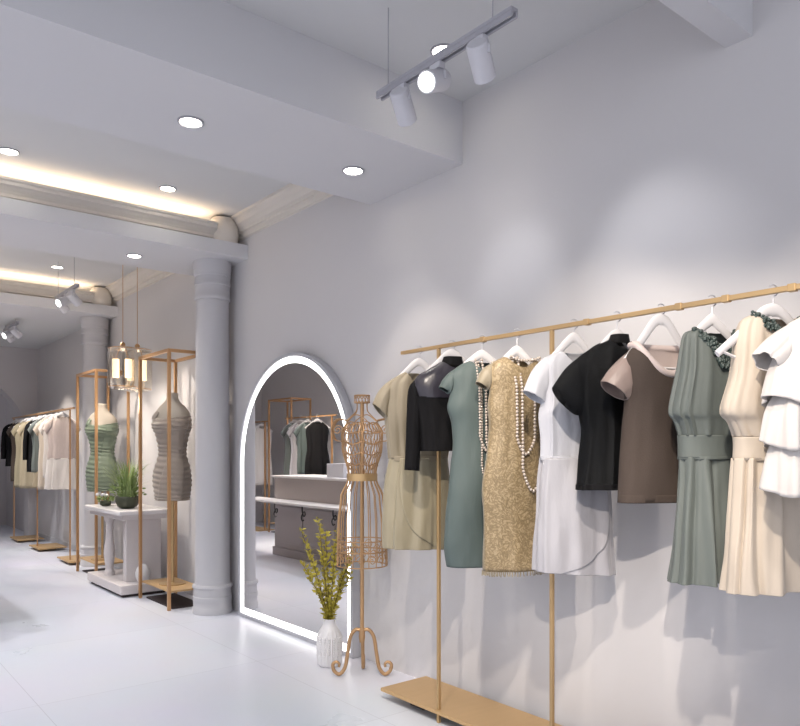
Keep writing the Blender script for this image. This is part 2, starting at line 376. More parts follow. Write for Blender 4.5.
def pairs_px(pl, rows):
    out = []
    for r in rows:
        L = pl.px(*r[0:2])
        out.append((L, pl.px(*r[2:4]) if len(r) == 4 else (-L[0], L[1])))
    return out
def mirror(prs): return [((-a[0], a[1]), (-b[0], b[1])) for a, b in prs]
YAWG = radians(20)
def hanger(pl, apex_z, end, label, mt='white', rail=RZ):
    ue, ze = end; ue = abs(ue)
    t = thing('clothes_hanger', label, 'hanger', pl.at(0, apex_z), 'white hangers on the brass rack')
    mb = MB()
    # arms: flattened bars from apex to both ends
    P = [(-ue, ze), (-ue*.8, ze+(apex_z-ze)*.22), (-ue*.5, ze+(apex_z-ze)*.55), (-ue*.2, apex_z-.012), (0, apex_z), (ue*.2, apex_z-.012), (ue*.5, ze+(apex_z-ze)*.55), (ue*.8, ze+(apex_z-ze)*.22), (ue, ze)]
    pp = smooth_path([(a, b, 0) for a, b in P], 33); rows = []
    for i, p in enumerate(pp):
        e = abs(i-16)/16; hh = .021-.010*e**.6; ww = .0055
        q = pp[min(i+1, 32)]-pp[max(i-1, 0)]; q.normalize(); nx, nz = -q.y, q.x
        rows.append([pl.at(p.x+nx*hh*cos(a), p.y-.006+nz*hh*cos(a), ww*sin(a)) for a in [2*pi*k/10 for k in range(10)]])
    mb.grid(rows, True, True); mb.build('shoulder_bar', mt, t)
    MB().sweep([pl.at(-ue*.93, ze+.004), pl.at(-ue*.6, ze-.018), pl.at(ue*.6, ze-.018), pl.at(ue*.93, ze+.004)], .0045, 8).build('trouser_bar', mt, t)
    R = .0178; zc = rail+.0018
    hk = [pl.at(0, apex_z-.008), pl.at(0, zc-R-.004)]+[pl.at(R*sin(a), zc-R*cos(a)) for a in [0.5+k*(pi*1.25-.5)/16 for k in range(17)]]
    MB().sweep(hk, .0021, 8).build('hook', 'chrome', t)
    return t
# each near garment
def G(name, label, hook, cat='dress', yaw=YAWG):
    pl = Plane((RX, rail_y(hook)), yaw)
    return pl, thing(name, label, cat, pl.at(0, 1.3), 'garments on the brass rack')
def tube(t, part, m, pl, rows, depth, sol=.0025, nv=40, nt=96, **k):
    T = Tube(pl, rows, depth, **k); T.mesh(mb := MB(), nv, nt); mb.build(part, m, t, solid=sol); return T
def sleeves(t, m, pl, rows, depth, seed=1, rough=.003, part='sleeve', **k):
    pr = [(pl.px(*a), pl.px(*b)) for a, b in rows]
    depth = [depth[0]*.5]+[d*.8 for d in depth[1:]]
    for q in (pr, mirror(pr)): tube(t, part, m, pl, q, depth, nv=24, nt=40, seed=seed, rough=rough, woff=-.014, **k)

# 1 champagne wrap dress
pl, t = G('wrap_dress', 'champagne short-sleeved dress with tulip wrap skirt, leftmost on the near rack', 419)
tube(t, 'bodice', 'champ', pl, pairs_px(pl, [(404, 372), (395, 377), (389, 385), (387, 400), (387, 418), (389, 440), (391, 459)]), (.04, .045, .05, .055, .06, .055, .055), folds=(.007, 9, .008), neck=.06, seed=1)
T = tube(t, 'skirt', 'champ2', pl, pairs_px(pl, [(391, 458, 446, 458), (387, 480, 448, 480), (385, 510, 449, 510), (383, 535, 449, 535), (383, 548, 449, 548)]), (.057, .065, .075, .08, .08), folds=(.006, 8, .012), seed=2)
T.panel(mb := MB(), lambda v: (.02, pi*(.72-.45*max(0, (v-.2)/.8)**2.2))); mb.build('wrap_panel', 'champ2', t, solid=.002)
T.panel(mb := MB(), lambda v: (pi*(.70+.0*v), pi*.76), nt=4, off=.004)
tube(t, 'waistband', 'champ', pl, pairs_px(pl, [(390.6, 456, 446.4, 456), (390.6, 461, 446.4, 461)]), (.06, .06), nv=6, rough=.001)
sleeves(t, 'champ', pl, [((402, 373), (396, 400)), ((388, 382), (388, 410)), ((379, 393), (388, 415)), ((374, 404), (389, 420))], (.045, .045, .045, .042), neck=0, folds=(.002, 4, .004))
hanger(pl, pl.px(419, 361)[1], pl.px(392, 384), 'white hanger holding the champagne wrap dress')
# 2 black cropped jacket
pl, t = G('cropped_jacket', 'black cropped long-sleeved jacket with satin shoulders, their grey sheen painted in, second from left on the near rack', 452, 'jacket')
tube(t, 'yoke', 'yoke', pl, pairs_px(pl, [(441, 362), (428, 369), (417, 376), (413, 386), (415, 398)]), (.045, .055, .062, .066, .066), neck=.03, folds=(.002, 5, .003), seed=3)
tube(t, 'body', 'jacket', pl, pairs_px(pl, [(414, 397), (417, 412), (419, 430), (420, 451)]), (.064, .062, .06, .06), folds=(.002, 8, .006), seed=4)
sleeves(t, 'jacket', pl, [((418, 378), (419, 402)), ((411, 388), (421, 404)), ((409, 412), (421, 414)), ((408, 440), (420, 441)), ((406, 470), (419, 471))], (.045, .046, .044, .04, .036), folds=(.002, 4, .003))
T = Tube(pl, pairs_px(pl, [(443, 357), (440, 366)]), (.045, .05)); T.mesh(mb := MB(), 8, 64); mb.build('collar', 'jacket', t, solid=.004)
hanger(pl, pl.px(452, 352)[1], pl.px(420, 378), 'white hanger holding the black cropped jacket')
# 3 teal sheath
pl, t = G('sheath_dress', 'plain grey-teal sheath dress with cap sleeves beside the black jacket', 482)
T3 = tube(t, 'body', 'teal', pl, pairs_px(pl, [(468, 361), (457, 367), (450, 376), (450, 392), (447, 408), (452, 425), (454, 445), (452, 470), (449, 500), (447, 530), (447, 550), (449, 567)]),
     (.04, .05, .058, .062, .064, .06, .058, .062, .066, .066, .066, .066), folds=(.001, 5, .003), neck=.04, seed=5, nv=60)
sleeves(t, 'teal', pl, [((465, 363), (456, 391)), ((453, 370), (450, 394)), ((446, 377), (449, 393)), ((441, 387), (449, 392))], (.05, .05, .042, .03))
hanger(pl, pl.px(482, 353)[1], pl.px(454, 373), 'white hanger holding the grey-teal sheath dress'); PL3 = pl
# 4 gold brocade
pl, t = G('brocade_dress', 'gold brocade shift dress with fringed hem and pale cap sleeves, hung with pearls', 517)
T4 = tube(t, 'body', 'gold', pl, pairs_px(pl, [(503, 357), (494, 362), (489, 373), (490, 392), (488, 408), (489, 430), (486, 460), (483, 490), (484, 530), (484, 571)]),
     (.04, .05, .058, .062, .064, .062, .064, .066, .066, .066), folds=(.001, 5, .004), neck=.045, seed=6, nv=60)
sleeves(t, 'champ', pl, [((501, 358), (492, 388)), ((490, 364), (489, 390)), ((483, 370), (488, 389)), ((478, 382), (488, 389))], (.05, .05, .045, .035))
mb = MB()
for k in range(90):
    a = 2*pi*k/90; p = T4.pt(1, a, .001); mb.sweep([p, p+V((0, 0, -.006)), p+V((random.uniform(-.003, .003), random.uniform(-.003, .003), -.014-random.random()*.006))], .0025, 5)
mb.build('fringe', 'champ', t)
hanger(pl, pl.px(517, 349)[1], pl.px(493, 370), 'white hanger holding the gold brocade dress'); PL4 = pl
# 5 white dress
pl, t = G('satin_dress', 'white short-sleeved dress with silvery satin wrap skirt in the middle of the near rack', 574)
tube(t, 'bodice', 'whitefab', pl, pairs_px(pl, [(558, 351), (548, 356), (543, 366), (543, 385), (544, 403), (542, 415), (543, 435), (542, 459)]), (.04, .05, .056, .06, .062, .06, .056, .055), folds=(.003, 8, .007), neck=.06, seed=7)
T = tube(t, 'skirt', 'whitesatin', pl, pairs_px(pl, [(542, 458, 606, 459), (539, 490, 608, 490), (537, 530, 610, 531), (536, 555, 611, 558), (536, 571, 612, 574)]), (.057, .065, .07, .075, .075), folds=(.005, 7, .014), seed=8)
T.panel(mb := MB(), lambda v: (pi*.98, pi*(.28+.42*max(0, (v-.35)/.65)**2))); mb.build('wrap_panel', 'whitesatin', t, solid=.002)
tube(t, 'waistband', 'whitefab', pl, pairs_px(pl, [(541.5, 456, 606.5, 457), (541.5, 460, 606.5, 461)]), (.059, .059), nv=6, rough=.001)
sleeves(t, 'whitefab', pl, [((555, 353), (548, 386)), ((545, 358), (546, 396)), ((535, 370), (546, 401)), ((527, 391), (546, 404))], (.05, .05, .046, .042), folds=(.001, 4, .003))
hanger(pl, pl.px(574, 336)[1], pl.px(548, 361), 'white hanger holding the white satin dress')
# 6 black sheer blouse
pl, t = G('sheer_blouse', 'black sheer cap-sleeved blouse between the white dress and the brown top', 617, 'blouse')
tube(t, 'body', 'sheer', pl, pairs_px(pl, [(607, 340), (596, 346), (586, 355), (580, 372), (579, 395), (581, 415), (584, 432), (581, 457), (577, 489)]), (.04, .048, .055, .06, .06, .06, .06, .062, .064), folds=(.002, 9, .007), neck=.04, seed=9)
sleeves(t, 'sheer', pl, [((601, 343), (590, 400)), ((585, 353), (583, 412)), ((568, 369), (577, 413)), ((555, 386), (566, 404))], (.052, .052, .045, .03))
T = Tube(pl, pairs_px(pl, [(609, 335), (606, 344)]), (.042, .046)); T.mesh(mb := MB(), 8, 64); mb.build('collar', 'jacket', t, solid=.003)
T = Tube(pl, pairs_px(pl, [(577.4, 484), (576.6, 490)]), (.0655, .066), folds=(.007, 9, .007), seed=9); T.mesh(mb := MB(), 5, 96); mb.build('hem_band', 'jacket', t, solid=.002)
hanger(pl, pl.px(617, 333)[1], pl.px(586, 362), 'white hanger holding the black sheer blouse')
# 7 brown top
pl, t = G('tweed_top', 'brown tweed short-sleeved top with wide pale neckline', 661, 'top')
rows = pairs_px(pl, [(635, 345), (629, 350), (624, 362), (626, 385), (628, 400), (625, 430), (622, 460), (621, 502)])
tube(t, 'body', 'brown', pl, rows, (.045, .052, .058, .06, .062, .06, .06, .06), folds=(.001, 5, .002), neck=.095, ne=2, seed=10, rough=.003)
T = Tube(pl, [((a[0]*.97, a[1]), (b[0]*.97, b[1])) for a, b in rows[:4]], (.041, .048, .054, .056), seed=10, rough=.002, neck=.10, ne=2); T.mesh(mb := MB(), 20, 96); mb.build('lining', 'lining', t, solid=.0015)
pts = [T.pt(0, 2*pi*k/60, .012) for k in range(60)]; MB().sweep(pts, .013, 10, True).build('neck_roll', 'lining', t)
sleeves(t, 'sleevefab', pl, [((636, 347), (633, 390)), ((624, 357), (630, 397)), ((614, 369), (628, 399)), ((605, 381), (626, 399))], (.05, .052, .05, .046), folds=(.001, 4, .003))
T = Tube(pl, pairs_px(pl, [(621.3, 495), (620.8, 503)]), (.0615, .062), seed=10); T.mesh(mb := MB(), 5, 96); mb.build('hem_band', 'brown', t, solid=.002)
hanger(pl, pl.px(661, 318)[1], pl.px(624, 361), 'white hanger holding the brown tweed top')
# 8, 9 sleeveless belted dresses
def belted(name, label, hook, m, top, band, skirt, hem, seed):
    pl, t = G(name, label, hook)
    dT = (.03, .04, .05, .06, .064, .06, .056)
    T = tube(t, 'bodice', m, pl, pairs_px(pl, top), dT, folds=(.003, 14, .006), neck=.115, ne=1.25, seed=seed, rough=.002)
    tube(t, 'waistband', m, pl, pairs_px(pl, band), (.057, .056, .057), nv=10, rough=.0015)
    tube(t, 'skirt', m, pl, pairs_px(pl, skirt), (.056, .06, .068, .075, .078), folds=(.008, 10, .024), seed=seed+1, nv=50, nt=200)
    T = Tube(pl, pairs_px(pl, [(band[1][0]+.2, band[2][1]-1.5), (band[1][0]+.2, band[2][1]+1.5)]), (.0585, .0585)); T.mesh(mb := MB(), 4, 96); mb.build('waist_piping', m, t, solid=.003)
    return pl, t
def beads(t, pl, path, r0=.013):
    mb = MB(); P = smooth_path(path, 60)
    for i, p in enumerate(P):
        e = 1+.9*math.exp(-((i-29.5)/8)**2)
        for q in range(6):
            mb.ball(p+pl.u*random.uniform(-.013, .013)*e+V((0, 0, random.uniform(-.013, .013)*e))+pl.n*random.uniform(-.003, .004), random.uniform(.3, .55)*r0, 6, 4)
    mb.build('beaded_collar', 'sagelace', t)
pl, t = belted('sage_dress', 'sage green sleeveless dress with dark beaded collar and gathered skirt', 712, 'sage',
    [(692, 330), (685, 334), (682, 348), (679, 372), (671, 410), (676, 421), (681, 436)], [(680.5, 435), (681, 446), (681, 458)],
    [(682, 457), (681, 490), (678, 530), (676, 565), (674, 583)], 0, 11)
def vneck(pl, x0, y0, x1, y1, x2, y2, w):
    a = pl.px(x0, y0); b = pl.px(x1, y1); c = pl.px(x2, y2)
    return [pl.at(a[0], a[1], .012), pl.at(*[(a[0]*.55+b[0]*.45), (a[1]*.6+b[1]*.4)], w*.85), pl.at(b[0], b[1], w), pl.at((c[0]*.55+b[0]*.45), (c[1]*.6+b[1]*.4), w*.85), pl.at(c[0], c[1], .012)]
beads(t, pl, vneck(pl, 692, 333, 713, 364, 734, 335, .062), .014)
hanger(pl, pl.px(712, 318)[1], pl.px(686, 341), 'white hanger holding the sage green dress')
pl, t = belted('cream_dress', 'cream sleeveless dress with dark beaded collar and gathered skirt, beside the white ruffled blouse', 773, 'cream',
    [(751, 315), (742, 321), (737, 338), (733, 372), (724, 409), (731, 422), (737, 437)], [(736.5, 437), (737, 447), (736.5, 459)],
    [(737, 458), (735, 500), (731, 545), (728, 578), (727, 593)], 0, 14)
beads(t, pl, vneck(pl, 751, 317, 775, 352, 798, 320, .062), .013)
hanger(pl, pl.px(773, 308)[1], pl.px(717, 352), 'white hanger holding the cream dress, its arm poking out at the left')
# 10 white ruffled blouse
pl, t = G('ruffled_blouse', 'white ruffled blouse cut off by the right edge of the photo', 826, 'blouse')
tube(t, 'body', 'ivory', pl, pairs_px(pl, [(803, 316), (793, 323), (783, 335), (780, 365), (781, 400), (780, 440), (779, 484)]), (.04, .05, .056, .06, .062, .062, .064), folds=(.002, 8, .006), neck=.04, seed=20)
sleeves(t, 'ivory', pl, [((800, 319), (792, 356)), ((787, 327), (784, 365)), ((774, 340), (778, 370)), ((763, 352), (775, 370))], (.052, .052, .05, .045), folds=(.002, 5, .006))
for (a, b, c) in ((352, 372, 396), (392, 410, 440), (436, 455, 486)):
    tube(t, 'ruffle', 'ivory', pl, pairs_px(pl, [(780, a), (773, b), (769, c)]), (.064, .075, .085), folds=(.005, 8, .018), hem=.03, seed=a*1.7, nv=24, nt=220)
hanger(pl, pl.px(826, 300)[1], pl.px(784, 338), 'white hanger holding the white ruffled blouse')

# pearl necklaces
def pearls(label, pl, strands, loc):
    t = thing('pearl_necklace', label, 'necklace', loc, 'long pearl necklaces')
    for path, r in strands:
        P = smooth_path(path, 400); L = 0; mb = MB(); mb.ball(P[0], r); nx = 2*r
        for a, b in zip(P, P[1:]):
            L += (b-a).length
            if L >= nx: mb.ball(b, r, 8, 5); nx += 2.05*r
        mb.build('strand', 'pearl', t)
def strand(pl, pts, T, w=.010):
    out = []
    for x, y in pts: u, z = pl.px(x, y); out.append(pl.at(u, z, .058+w))
    return out
def loop(pl, x0, x1, ytop, ybot, wtop=.035, w=.072):
    pts = []
    for k in range(21):
        a = k/20
        if a < .4: x, y = x0+(a/.4)*((x1-x0)*.06), ytop+(ybot-ytop)*.84*(a/.4)
        elif a > .6: x, y = x1-((1-a)/.4)*((x1-x0)*.06), ytop+(ybot-ytop)*.84*((1-a)/.4)
        else:
            b = (a-.4)/.2; x = x0+(x1-x0)*(.06+.88*b); y = ytop+(ybot-ytop)*(.84+.16*sin(pi*b))
        u, z = pl.px(x, y); f = min(1, max(0, (y-ytop)/30)); pts.append(pl.at(u, z, wtop+(w-wtop)*f))
    return pts
R0 = .0062
pearls('long double pearl necklace hanging over the grey-teal dress', PL3, [(loop(PL3, 472, 490, 361, 452), R0), (loop(PL3, 478, 495, 361, 458, .037, .075), R0), (loop(PL3, 474.5, 488, 363, 486, .036, .068), R0*.85)], PL3.at(0, 1.4, .06))
pearls('long double pearl necklace hanging over the gold brocade dress', PL4, [(loop(PL4, 508, 527, 359, 454), R0*1.1), (loop(PL4, 513, 535, 359, 490, .037, .075), R0*1.1), ([PL4.at(*PL4.px(x, y), .05) for x, y in ((505, 358), (512, 361), (520, 362), (529, 361), (533, 359))], R0), ], PL4.at(0, 1.4, .06))

# ------------------------------------------------------------------ wire dress form
fx, fy = 2.385, 3.27
t = thing('wire_dress_form', 'gold wire dress form with belt and scrolled tripod feet beside the mirror', 'dress form', (fx, fy, 0))
pl = Plane((fx, fy), radians(39))
MB().sweep([(fx, fy, .2), (fx, fy, 1.53)], .011, 12).build('pole', 'goldwire', t)
for k, a in enumerate((radians(-39+180), radians(-39), radians(-39+90))):
    d = V((cos(a), sin(a), 0)); b = V((fx, fy, 0))
    P = [b+V((0, 0, .255))+d*.005, b+d*.035+V((0, 0, .26)), b+d*.065+V((0, 0, .22)), b+d*.08+V((0, 0, .13)), b+d*.095+V((0, 0, .05)), b+d*.125+V((0, 0, .012)), b+d*.155+V((0, 0, .03)), b+d*.163+V((0, 0, .065)), b+d*.145+V((0, 0, .08)), b+d*.128+V((0, 0, .07)), b+d*.13+V((0, 0, .052))]
    MB().sweep(smooth_path(P, 50), [.0105-.004*max(0, (i-30)/20) for i in range(50)], 10).build('leg', 'goldwire', t)
MB().sweep([(fx, fy, .19), (fx, fy, .22), (fx, fy, .27)], [.014, .018, .014], 14).build('hub', 'goldwire', t)
def prof(pf, z):
    for (z0, a0, b0), (z1, a1, b1) in zip(pf, pf[1:]):
        if z1 <= z <= z0:
            f = (z0-z)/(z0-z1); f = f*f*(3-2*f); return a0+(a1-a0)*f, b0+(b1-b0)*f
    return pf[-1][1:]
PF = [(1.42, .085, .06), (1.36, .115, .09), (1.28, .112, .095), (1.13, .078, .065), (1.10, .08, .068), (1.0, .12, .11), (.85, .135, .125), (.62, .14, .13)]
def fp(z, a): A, B = prof(PF, z); return pl.at(A*cos(a), z, B*sin(a))
mb = MB()
for k in range(34):
    a = 2*pi*k/34; mb.sweep([fp(1.41-.285*i/14, a+.05*sin(i*1.9+k)) for i in range(15)], .0028, 6)
for z in (1.41, 1.36, 1.3, 1.24, 1.18): mb.sweep([fp(z, 2*pi*i/40)+V((0, 0, .008*sin(6*2*pi*i/40+z*9))) for i in range(40)], .003, 6, True)
mb.build('bodice_wires', 'goldwire', t)
mb = MB()
for k in range(20):
    a = 2*pi*k/20; mb.sweep([fp(1.1-.48*i/16, a) for i in range(17)], .0032, 6)
mb.build('skirt_wires', 'goldwire', t)
MB().grid([[fp(1.11, 2*pi*i/48)+V((0, 0, dz)) + (pl.u*cos(2*pi*i/48)+pl.n*sin(2*pi*i/48))*e for i in range(48)] for dz, e in ((-.02, .002), (-.02, .006), (.02, .006), (.02, .002), (-.02, .002))]).build('belt', 'brass', t)
mb = MB()
for z in (.76, .70, .62): mb.sweep([fp(z, 2*pi*i/48) for i in range(48)], .0036, 6, True)
for k in range(14):   # scrolls between the hem rings
    a0 = 2*pi*k/14
    mb.sweep([fp(.66+.028*sin(w), a0+.14*cos(w)*(1-i/30)) if False else fp(.66+.03*(1-i/26)*sin(w), a0+.22+.2*(1-i/26)*cos(w)) for i, w in enumerate([j*.42 for j in range(24)])], .0026, 5)
    mb.sweep([fp(.725+.022*sin(w), a0+.15*cos(w)) for w in [2*pi*j/12 for j in range(12)]], .0024, 5, True)
mb.build('hem_scrolls', 'goldwire', t)
for s in (-1, 1):
    mb = MB()
    for k in range(7):
        a = -1.0+k*.33
        mb.sweep(smooth_path([pl.at(s*.085, 1.425, .07*sin(a)), pl.at(s*.135, 1.43, .085*sin(a)), pl.at(s*.165, 1.38, .08*sin(a)), pl.at(s*.15, 1.32, .07*sin(a)), pl.at(s*.115, 1.31, .06*sin(a))], 16), .0028, 6)
    mb.sweep(smooth_path([pl.at(s*.13+.028*cos(w)*(1-i/20), 1.37+.028*sin(w)*(1-i/20), .075) for i, w in enumerate([j*.6 for j in range(18)])], 40), .0028, 6)
    mb.build('sleeve_wires', 'goldwire', t)
mb = MB()
for s in (-1, 1):
    for w in (.05, -.05, 0):
        mb.sweep(smooth_path([pl.at(s*.085, 1.42, w), pl.at(s*.055, 1.45, w*.7), pl.at(s*.03, 1.48, w*.4), pl.at(s*.028, 1.53, w*.2)], 16), .003, 6)
    mb.sweep(smooth_path([pl.at(s*.08, 1.42, .06), pl.at(s*.03, 1.455, .055), pl.at(-s*.02, 1.43, .07), pl.at(-s*.045, 1.40, .08)], 16), .003, 6)
mb.build('neck_wires', 'goldwire', t)
mb = MB()
for z in (1.525, 1.565): mb.sweep([pl.at(.042*cos(w), z, .035*sin(w)) for w in [2*pi*j/28 for j in range(28)]], .0036, 6, True)
for k in range(14):
    w = 2*pi*k/14; mb.sweep([pl.at(.042*cos(w+.2*sin(j)), 1.525+.04*j/4, .035*sin(w+.2*sin(j))) for j in range(5)], .0026, 5)
mb.build('neck_crown', 'goldwire', t)

# ------------------------------------------------------------------ vase with branches
vx, vy = 2.36, 3.56
t = thing('vase', 'small white ribbed vase on the floor in front of the mirror', 'vase', (vx, vy, 0))
seg = 48; pf = [(.058, 0), (.067, .012), (.07, .06), (.071, .13), (.066, .18), (.05, .22), (.038, .24), (.036, .262), (.04, .275), (.036, .275), (.03, .25), (.03, .2)]
MB().grid([[V((vx, vy, z))+V((cos(w), sin(w), 0))*(r*(1+(.085 if .01 < z < .21 and k % 3 == 0 else 0))) for k, w in [(k, 2*pi*k/seg) for k in range(seg)]] for r, z in pf], True, True).build('body', 'ceramic', t)
mb = MB()
for z in [.07+.014*i for i in range(8)]:
    for k in range(16):
        w = 2*pi*(k+.5)/16; mb.ball((vx+.0705*cos(w), vy+.0705*sin(w), z), .0075, 6, 4)
mb.build('dots', 'ceramic', t)
t = thing('branches', 'yellow-green leafy branches standing in the small white vase', 'plant', (vx, vy, .26))
ps, lf = MB(), MB()
pl = Plane((vx, vy), radians(39))
def leaf(mb, p, d, L, w):
    d = V(d).normalized(); s = d.cross(V((random.uniform(-1, 1), random.uniform(-1, 1), random.uniform(-1, 1)))).normalized(); nn = s.cross(d)
    mb.add([p, p+d*L*.45+s*w+nn*w*.3, p+d*L, p+d*L*.45-s*w+nn*w*.3, p+d*L*.45], [(0, 1, 4), (1, 2, 4), (2, 3, 4), (3, 0, 4)])
br = [(-.17, .78), (-.06, .86), (-.12, .70), (-.02, .78), (.03, .66), (.12, .62), (.15, .70), (.05, .80), (-.15, .60), (.12, .52), (-.04, .64)]
for i, (u, z) in enumerate(br):
    w = random.uniform(-.06, .08)
    P = smooth_path([pl.at(random.uniform(-.012, .012), .2, 0), pl.at(u*.12, .3, w*.1), pl.at(u*.5, .3+(z-.3)*.5, w*.5), pl.at(u, z, w)], 26)
    ps.sweep(P, [.0032-.0018*j/25 for j in range(26)], 6)
    for j in range(6, 26):
        for q in range(6 if j < 23 else 3):
            d = V((random.uniform(-1, 1), random.uniform(-1, 1), random.uniform(.0, 1.3)))
            leaf(lf, P[j]+V((0, 0, random.uniform(-.008, .008))), d, random.uniform(.022, .044), random.uniform(.006, .011))
ps.build('stems', 'stem', t); lf.build('leaves', 'leaf', t)

# ------------------------------------------------------------------ gold display frames, mannequins and dresses
def frame(x0, x1, y0, y1, h, label):
    t = thing('display_frame', label, 'display frame', ((x0+x1)/2, (y0+y1)/2, 0), 'gold display frames')
    r = .0125
    for x in (x0, x1):
        for y in (y0, y1): MB().box(x-r, x+r, y-r, y+r, 0, h).build('post', 'bronze', t, False, bevel=.002)
    mb = MB()
    for x in (x0, x1): mb.box(x-r, x+r, y0+r, y1-r, h-2*r, h)
    for y in (y0, y1): mb.box(x0+r, x1-r, y-r, y+r, h-2*r, h)
    mb.build('top_frame', 'bronze', t, False)
    MB().box(x0+r*.9, x1-r*.9, y0+r*.9, y1-r*.9, .135, .15).build('shelf', 'brassplate', t, False, bevel=.002)
    MB().box(x0+.04, x1-.02, y0+.03, y1-.03, 0, .012).build('painted_shade_sheet', 'dark', t, False)  # dark sheet painting in the shade on the floor below the shelf
    return t
fa = frame(2.19, 2.5, 5.58, 6.22, 2.065, 'gold box display frame beside the near column, holding the taupe dress')
copy_tree(fa, (-.02, 1.81, 0), 'gold box display frame farther along the wall, holding the moss green dress')
def mann(X, Y, lab, dlab, m, yaw, name):
    pl = Plane((X, Y), yaw)
    t = thing('mannequin', lab, 'mannequin', (X, Y, .15), 'bust mannequins on stands')
    R = lambda P: [((-h, z), (h, z)) for z, h in P]
    T = Tube(pl, R([(1.745, .03), (1.738, .046), (1.70, .046), (1.66, .07), (1.62, .118), (1.56, .15), (1.46, .138), (1.35, .11), (1.25, .1), (1.1, .13), (.98, .138), (.88, .125)]), (.03, .042, .045, .06, .075, .09, .1, .09, .08, .1, .105, .1), rough=0, bust=.03)
    mb = MB().grid([[T.pt(i/59, 2*pi*j/48) for j in range(48)] for i in range(60)], True, True); mb.build('torso', 'mann', t)
    MB().lathe([(.016, .15), (.012, .17), (.012, .87)], (X, Y, 0), 14).build('pole', 'brass', t)
    MB().lathe([(.11, .15), (.11, .158), (.02, .165)], (X, Y, 0), 32).build('base', 'brass', t)
    t = thing(name, dlab, 'dress', (X, Y, 1.2))
    T = Tube(pl, R([(1.55, .152), (1.47, .16), (1.4, .14), (1.3, .12), (1.22, .118), (1.1, .15), (1.0, .16), (.9, .152), (.85, .145)]), (.112, .13, .115, .1, .095, .122, .13, .125, .12), rough=.003, ripple=(.0035, 120), seed=3, bust=.035, neck=.03)
    mb = MB(); T.mesh(mb, 160, 72); mb.build('body', m, t, solid=.002)
    mb = MB(); T.panel(mb, lambda v: (pi*.02+v*.5, pi*.30+v*1.0), 60, 16, .010); mb.build('drape', m, t, solid=.002)
    mb = MB()
    for s in (-1,):
        mb.grid([[pl.at(s*(.105-.02*i/10)+e, 1.52+.10*i/10, (.11-.09*(i/10)**2)) for e in (-.02, 0, .02)] for i in range(11)], False)
    mb.build('strap', m, t, solid=.003)
mann(2.345, 5.9, 'beige bust mannequin inside the gold display frame by the near column', 'taupe ruched strapless dress on the mannequin by the near column', 'taupe', radians(55), 'ruched_dress')
mann(2.325, 7.71, 'beige bust mannequin inside the farther gold display frame', 'moss green ruched dress on the mannequin farther along the wall', 'green', radians(40), 'ruched_dress')

# ------------------------------------------------------------------ console table
t = thing('console_table', 'pale marble console table on a thick plinth between the gold display frames', 'table', (2.28, 6.8, 0))
MB().box(2.03, 2.5, 6.27, 7.28, .705, .745).build('tabletop', 'marble', t, False, bevel=.01)
MB().box(2.07, 2.46, 6.32, 7.24, .66, .705).build('apron', 'stone', t, False, bevel=.005)
MB().box(2.05, 2.48, 6.30, 7.26, .025, .105).build('plinth', 'stone', t, False, bevel=.008)
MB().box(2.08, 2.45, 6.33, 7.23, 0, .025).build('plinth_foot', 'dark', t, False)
MB().box(2.15, 2.46, 6.46, 6.54, .105, .66).build('end_panel', 'stone', t, False, bevel=.004)
for c in ((2.16, 6.95), (2.4, 7.05)):
    MB().lathe([(.05, .105), (.05, .14), (.04, .15), (.034, .17), (.045, .25), (.052, .31), (.045, .38), (.034, .45), (.03, .52), (.036, .54), (.03, .56), (.034, .6), (.046, .62), (.05, .66)], (*c, 0), 28).build('leg', 'stone', t)
o = MB().lathe([(.02, .105), (.045, .115), (.062, .15), (.064, .19), (.05, .23), (.028, .255), (.022, .262), (.016, .25)], (2.27, 6.385, 0), 28).build('round_vase', 'ceramic', None, True, (2.27, 6.385, .105))
tag(o, 'small round cream vase on the plinth under the console table', 'vase')
bx, by, bz = 2.2, 6.58, .745
t = thing('planter_bowl', 'dark mossy bowl planted with tall green grass on the console table', 'potted plant', (bx, by, bz))
MB().lathe([(.05, bz), (.085, bz+.02), (.1, bz+.06), (.102, bz+.1), (.095, bz+.11), (.088, bz+.1), (.05, bz+.095)], (bx, by, 0), 32).build('bowl', 'bowl', t)
mb = MB()
for k in range(230):
    a = random.uniform(0, 2*pi); r = random.uniform(0, .075); p0 = V((bx+r*cos(a), by+r*sin(a), bz+.09)); ou = random.uniform(.03, .27); hh = random.uniform(.2, .5)
    d = V((cos(a+random.uniform(-.6, .6)), sin(a+random.uniform(-.6, .6)), 0)); s = V((-d.y, d.x, 0))
    rows = [[p0+d*ou*(f*f)+V((0, 0, hh*(f-.25*f**3)))+s*e*.006*(1-f*.95) for e in (-1, 1)] for f in (0, .25, .5, .75, 1)]
    if rows[-1][0].x < 2.58: mb.grid(rows, False)
for k in range(120):
    a = random.uniform(0, 2*pi); r = random.uniform(.02, .14); p = V((bx+r*cos(a), by+r*sin(a), bz+random.uniform(.1, .2)))
    leaf(mb, p, (cos(a), sin(a), random.uniform(-.3, 1)), .04, .011)
mb.build('grass', 'leaf2', t)
t = thing('small_plant', 'small leafy sprig with white blooms on the far end of the console table', 'plant', (2.14, 7.0, .745))
MB().lathe([(.03, .745), (.05, .76), (.05, .79), (.04, .795)], (2.14, 7.0, 0), 20).build('dish', 'bowl', t)
mb = MB()
for k in range(70):
    a = random.uniform(0, 2*pi); leaf(mb, V((2.14+.05*cos(a), 7.0+.06*sin(a), .79+random.uniform(0, .04))), (cos(a), sin(a), random.uniform(0, 1)), .035, .01)
mb.build('leaves', 'leaf2', t)
mb = MB()
for k in range(6): mb.ball((2.12+random.uniform(-.05, .05), 7.0+random.uniform(-.06, .06), .835+random.uniform(0, .02)), .016, 8, 6)
mb.build('blooms', 'white', t)

